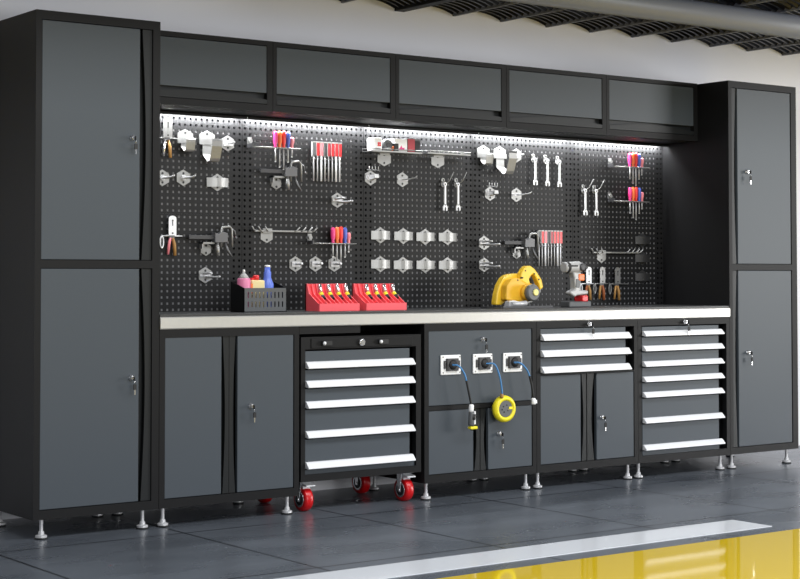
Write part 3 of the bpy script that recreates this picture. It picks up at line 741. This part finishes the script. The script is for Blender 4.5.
# ------------------------------------------------------------------ red trays
def redtray(label, x0, x1, where):
    w = x1 - x0; t = thing('tool_tray', label, 'tray', (x0, 0.16, WTOP), 'red tool trays')
    full = [(0.010, 0), (0.12, 0), (0.12, 0.123), (0.103, 0.123), (0.088, 0.080), (0.010, 0.034)]
    low = [(0.004, 0), (0.12, 0), (0.12, 0.112), (0.111, 0.112), (0.096, 0.066), (0.020, 0.020), (0.004, 0.020)]
    m = MB().prism(low, 'x', 0.004, w - 0.004).box(0, w, 0, 0.010, 0, 0.034).box(0, w, 0.110, 0.12, 0, 0.123)
    nf = 10
    for k in range(nf):
        a = (w - 0.005) * k / (nf - 1); m.prism(full, 'x', a, a + 0.005)
    m.build('tray_body', REDPL, t, bevel=0.0008)
    pitch = (w - 0.005) / (nf - 1)
    od = ['first', 'second', 'third', 'fourth']
    for k, sl in enumerate((2, 4, 6, 8)):
        bx = x0 + pitch * (sl + 0.5) + 0.0025
        s = thing('nut_driver', 'small silver and yellow tool lying in the %s, %s from the left' % (where, od[k]), 'tool', (bx, 0.16, WTOP), 'small tools in the red trays')
        a = Vector((0, 0.094, 0.120)); b = Vector((0, 0.084, 0.080)); c = Vector((0, 0.058, 0.054))
        MB().cyl(a, b, 0.0085, 0.0095, n=12).build('shank', CHROME, s)
        MB().cyl(b, b.lerp(c, 0.5), 0.0105, n=12).build('collar', LEMON, s)
        MB().cyl(b.lerp(c, 0.5), c, 0.0110, n=12).build('tip', RUBBER, s)
redtray('left red tool tray with sloping slots on the worktop', 0.890, 1.110, 'left red tray')
redtray('right red tool tray with sloping slots on the worktop', 1.148, 1.378, 'right red tray')

# ------------------------------------------------------------------ circular saw
t = thing('circular_saw', 'yellow circular saw standing on the worktop below the bar clamp', 'power saw', (1.94, 0.17, WTOP))
ox, oz = 1.92, WTOP
S = lambda L_: [((a - 1.934) * 0.87 + 1.937 - ox, b - oz) for a, b in L_]
MB().box(-0.03, 0.31, -0.06, 0.10, 0.0, 0.006).box(-0.02, 0.30, -0.064, -0.06, 0.0, 0.012).build('base_plate', TOOLDARK, t, bevel=0.001)
gu = S([(1.934, 0.890), (1.934, 0.905), (1.942, 0.944), (1.960, 0.988), (1.989, 1.023), (2.012, 1.036), (2.046, 1.043), (2.093, 1.046), (2.15, 1.02), (2.17, 0.98), (2.17, 0.915), (2.10, 0.912), (2.02, 0.912), (1.975, 0.890)])
MB().prism(gu, 'y', 0.035, 0.075).build('blade_guard', YEL, t, bevel=0.006)
mo = S([(1.965, 0.915), (1.972, 0.985), (2.01, 1.018), (2.07, 1.022), (2.11, 1.000), (2.165, 0.995), (2.168, 0.912), (2.05, 0.905)])
MB().prism(mo, 'y', -0.01, 0.036).build('gear_case', YELD, t, bevel=0.008)
MB().lathe([(0.030, 0), (0.040, 0.004), (0.041, 0.05), (0.040, 0.078)], (0.172, 0.03, 0.076), (0, -1, 0), 24).build('motor', YELD, t)
MB().lathe([(0.042, 0), (0.042, 0.018), (0.034, 0.026)], (0.172, -0.046, 0.076), (0, -1, 0), 24).build('motor_cap', MGREY, t)
MB().lathe([(0.017, 0), (0.017, 0.006), (0.013, 0.009)], (0.180, -0.070, 0.078), (0, -1, 0), 18).build('brush_cover', PALEY, t)
ho = S([(2.085, 1.010), (2.093, 1.048), (2.110, 1.068), (2.131, 1.083), (2.163, 1.084), (2.193, 1.068), (2.222, 1.041), (2.246, 1.014), (2.258, 0.975), (2.232, 0.962), (2.224, 0.990), (2.204, 1.022), (2.184, 1.042), (2.168, 1.036), (2.150, 1.016), (2.160, 0.994), (2.150, 0.985)])
MB().prism(ho, 'y', 0.004, 0.040).build('rear_handle', YEL, t, bevel=0.007)
MB().tube([(0.215, 0.022, 0.158), (0.212, 0.022, 0.164), (0.202, 0.022, 0.146)], [0.006, 0.008, 0.006]).build('trigger', ORANGE, t)
q = MB()
q.lathe([(0.078, -0.002), (0.078, 0.002)], (0.205, 0.055, 0.085), (0, 1, 0), 48).build('blade', TOOLDARK, t)
q = MB().tube([(0.26, 0.050, 0.104), (0.318, 0.050, 0.106), (0.312, 0.050, 0.080), (0.290, 0.050, 0.052), (0.255, 0.050, 0.030), (0.20, 0.050, 0.020)], 0.005, 8)
q.build('lower_guard', ZINC, t)
sh = MB().prism([(0.03, 0.010), (0.10, 0.006), (0.115, 0.030), (0.06, 0.040), (0.035, 0.034)], 'y', -0.045, -0.012); sh.cyl((0.045, -0.05, 0.020), (0.13, -0.06, 0.026), 0.012)
sh.build('fence_clamp', SHAFT, t)
q = MB()
for (a, b) in ((0.118, 0.138), (0.150, 0.150), (0.180, 0.185), (0.238, 0.170), (0.268, 0.142)): q.cyl((a, 0.002 if a > 0.17 else -0.012, b), (a, 0.006, b), 0.004, n=8)
q.build('screws', RUBBER, t)

# ------------------------------------------------------------------ cordless drill
t = thing('cordless_drill', 'grey cordless drill with orange trigger standing on the worktop', 'power drill', (2.472, 0.20, WTOP), rz=math.radians(2))
MB().prism([(-0.070, -0.034), (0.085, -0.034), (0.085, 0.034), (-0.070, 0.034)], 'z', 0.0, 0.030).build('battery', BINM, t, bevel=0.005)
q = MB().box(0.024, 0.066, -0.032, 0.030, 0.028, 0.060); q.build('red_latch', REDD, t, bevel=0.006)
q = MB().prism([(-0.050, 0.070), (-0.045, 0.082), (-0.015, 0.090), (-0.020, 0.150), (-0.030, 0.178), (0.030, 0.178), (0.028, 0.140), (0.018, 0.088), (0.078, 0.084), (0.078, 0.066), (0.0, 0.060), (-0.016, 0.052)], 'y', -0.020, 0.020)
q.build('handle', LGREY, t, bevel=0.007)
MB().prism([(-0.014, 0.100), (0.016, 0.098), (0.020, 0.140), (-0.010, 0.146)], 'y', -0.0225, 0.0225).build('grip_pad', MGREY, t, bevel=0.004)
q = MB().lathe([(0.022, -0.080), (0.027, -0.075), (0.029, -0.05), (0.031, 0.0), (0.032, 0.024), (0.027, 0.034)], (0, 0, 0.203), (1, 0, 0), 22)
q.build('motor_housing', LGREY, t)
MB().box(-0.070, -0.006, -0.0305, -0.026, 0.206, 0.214).box(-0.060, 0.0, -0.006, 0.006, 0.229, 0.233).build('dark_stripe', RUBBER, t)
q = MB()
for a in (-0.25, 0.9, 2.0, 3.2, 4.3): q.box(-0.078, -0.028, -0.0035, 0.0035, 0, 0.0006)
MB().lathe([(0.0280, -0.066), (0.0295, -0.064), (0.0298, -0.052), (0.0292, -0.049)], (0, 0, 0.203), (1, 0, 0), 22).build('vent_band', RUBBER, t)
MB().lathe([(0.026, 0.033), (0.024, 0.046), (0.020, 0.052)], (0, 0, 0.203), (1, 0, 0), 20).build('clutch_ring', MGREY, t)
MB().lathe([(0.017, 0.052), (0.018, 0.070), (0.009, 0.082), (0.007, 0.088)], (0, 0, 0.203), (1, 0, 0), 18).build('chuck', TOOLDARK, t)
MB().lathe([(0.020, 0), (0.020, 0.004), (0.014, 0.008)], (0.026, -0.030, 0.204), (0, -1, 0), 18).build('gear_dial', TOOLDARK, t)
MB().box(0.006, 0.050, -0.024, 0.018, 0.134, 0.170).build('trigger', ORANGE, t, bevel=0.006)

# ------------------------------------------------------------------ hanging cords on the socket cabinet
def smooth(pts, k=6):
    P = [Vector(p) for p in pts]; P = [P[0] * 2 - P[1]] + P + [P[-1] * 2 - P[-2]]; out = []
    for i in range(1, len(P) - 2):
        for j in range(k):
            u = j / k; a, b, c, d3 = P[i - 1], P[i], P[i + 1], P[i + 2]
            out.append(0.5 * ((2 * b) + (c - a) * u + (2 * a - 5 * b + 4 * c - d3) * u * u + (3 * b - a - 3 * c + d3) * u ** 3))
    out.append(P[-2]); return out
t = thing('work_light', 'slim inspection lamp with lemon end hanging on a cord from the left socket', 'work light', (1.504, 0, 0))
MB().tube(smooth([(0, -0.024, 0.621), (0.022, -0.046, 0.616), (0.045, -0.058, 0.580), (0.055, -0.060, 0.548)]), 0.0042).build('blue_cord', CORD, t)
MB().tube(smooth([(0.055, -0.060, 0.548), (0.066, -0.062, 0.500), (0.082, -0.062, 0.436)]), 0.0050).build('black_cord', RUBBER, t)
MB().lathe([(0.008, 0.0), (0.012, -0.006), (0.012, -0.030), (0.010, -0.036)], (0.083, -0.062, 0.438), (0.06, 0, 1), 14).build('collar', WHITE, t)
MB().lathe([(0.012, 0), (0.014, -0.010), (0.015, -0.060), (0.012, -0.066)], (0.085, -0.062, 0.404), (0.06, 0, 1), 16).build('lamp_body', MGREY, t)
MB().box(0.094, 0.102, -0.070, -0.060, 0.345, 0.405).build('lens_strip', WHITE, t)
MB().lathe([(0.0152, 0), (0.0156, -0.026)], (0.088, -0.063, 0.392), (0.06, 0, 1), 14).build('dark_sleeve', RUBBER, t)
MB().box(0.070, 0.112, -0.074, -0.050, 0.322, 0.336).build('hook_end', LEMON, t, bevel=0.004)
MB().cyl((0.089, -0.062, 0.338), (0.084, -0.062, 0.316), 0.010, 0.006).build('lamp_tip', MGREY, t)
t = thing('extension_socket', 'round yellow extension socket hanging on a blue cord from the middle socket', 'extension socket', (1.707, 0, 0))
MB().tube(smooth([(0, -0.024, 0.621), (0.032, -0.048, 0.616), (0.052, -0.060, 0.560), (0.064, -0.060, 0.505), (0.067, -0.060, 0.476)]), 0.0042).build('blue_cord', CORD, t)
MB().lathe([(0.006, 0), (0.009, 0.006), (0.008, 0.020)], (0.068, -0.056, 0.458), (0, 0, 1), 14).build('cord_collar', TAN, t)
RC = Vector((0.095, -0.038, 0.405)); ax = Vector((-0.05, -1, 0.0))
prof = [(0.030, -0.016), (0.052, -0.018), (0.062, -0.010), (0.064, 0.0), (0.062, 0.012), (0.054, 0.020), (0.046, 0.022), (0.040, 0.016), (0.038, 0.008)]
MB().lathe(prof, RC, ax, 36).build('ring_case', LEMON, t)
MB().lathe([(0.040, 0.0), (0.040, 0.014), (0.038, 0.016)], RC, ax, 30).build('socket_face', MGREY, t)
q = MB(); axn = ax.normalized()
for k, (a, b) in enumerate(((-0.014, 0.012), (0.006, 0.018), (0.012, -0.008), (-0.010, -0.014), (-0.022, -0.002))):
    o = RC + axn * 0.0155 + Vector((a, 0, b)); q.cyl(o, o + axn * 0.0012, 0.004, n=8)
q.build('contact_holes', RUBBER, t)
q = MB(); o = RC + axn * 0.015 + Vector((0.030, 0, 0.004)); q.box(o.x - 0.012, o.x + 0.010, o.y - 0.004, o.y + 0.002, o.z - 0.006, o.z + 0.006); q.build('key_tab', LEMON, t)
t = thing('air_hose', 'blue and black hose with a white end fitting hanging from the right socket', 'hose', (1.876, 0, 0))
MB().tube(smooth([(0, -0.024, 0.621), (0.026, -0.044, 0.617), (0.055, -0.056, 0.585), (0.070, -0.058, 0.555)]), 0.0042).build('blue_hose', CORD, t)
MB().tube(smooth([(0.070, -0.058, 0.555), (0.082, -0.060, 0.510), (0.092, -0.060, 0.450)]), 0.0056).build('black_hose', RUBBER, t)
MB().lathe([(0.007, 0.0), (0.011, -0.005), (0.011, -0.028), (0.009, -0.031)], (0.0925, -0.060, 0.450), (0, 0, 1), 14).box(0.095, 0.110, -0.066, -0.054, 0.424, 0.440).build('end_fitting', WHITE, t)
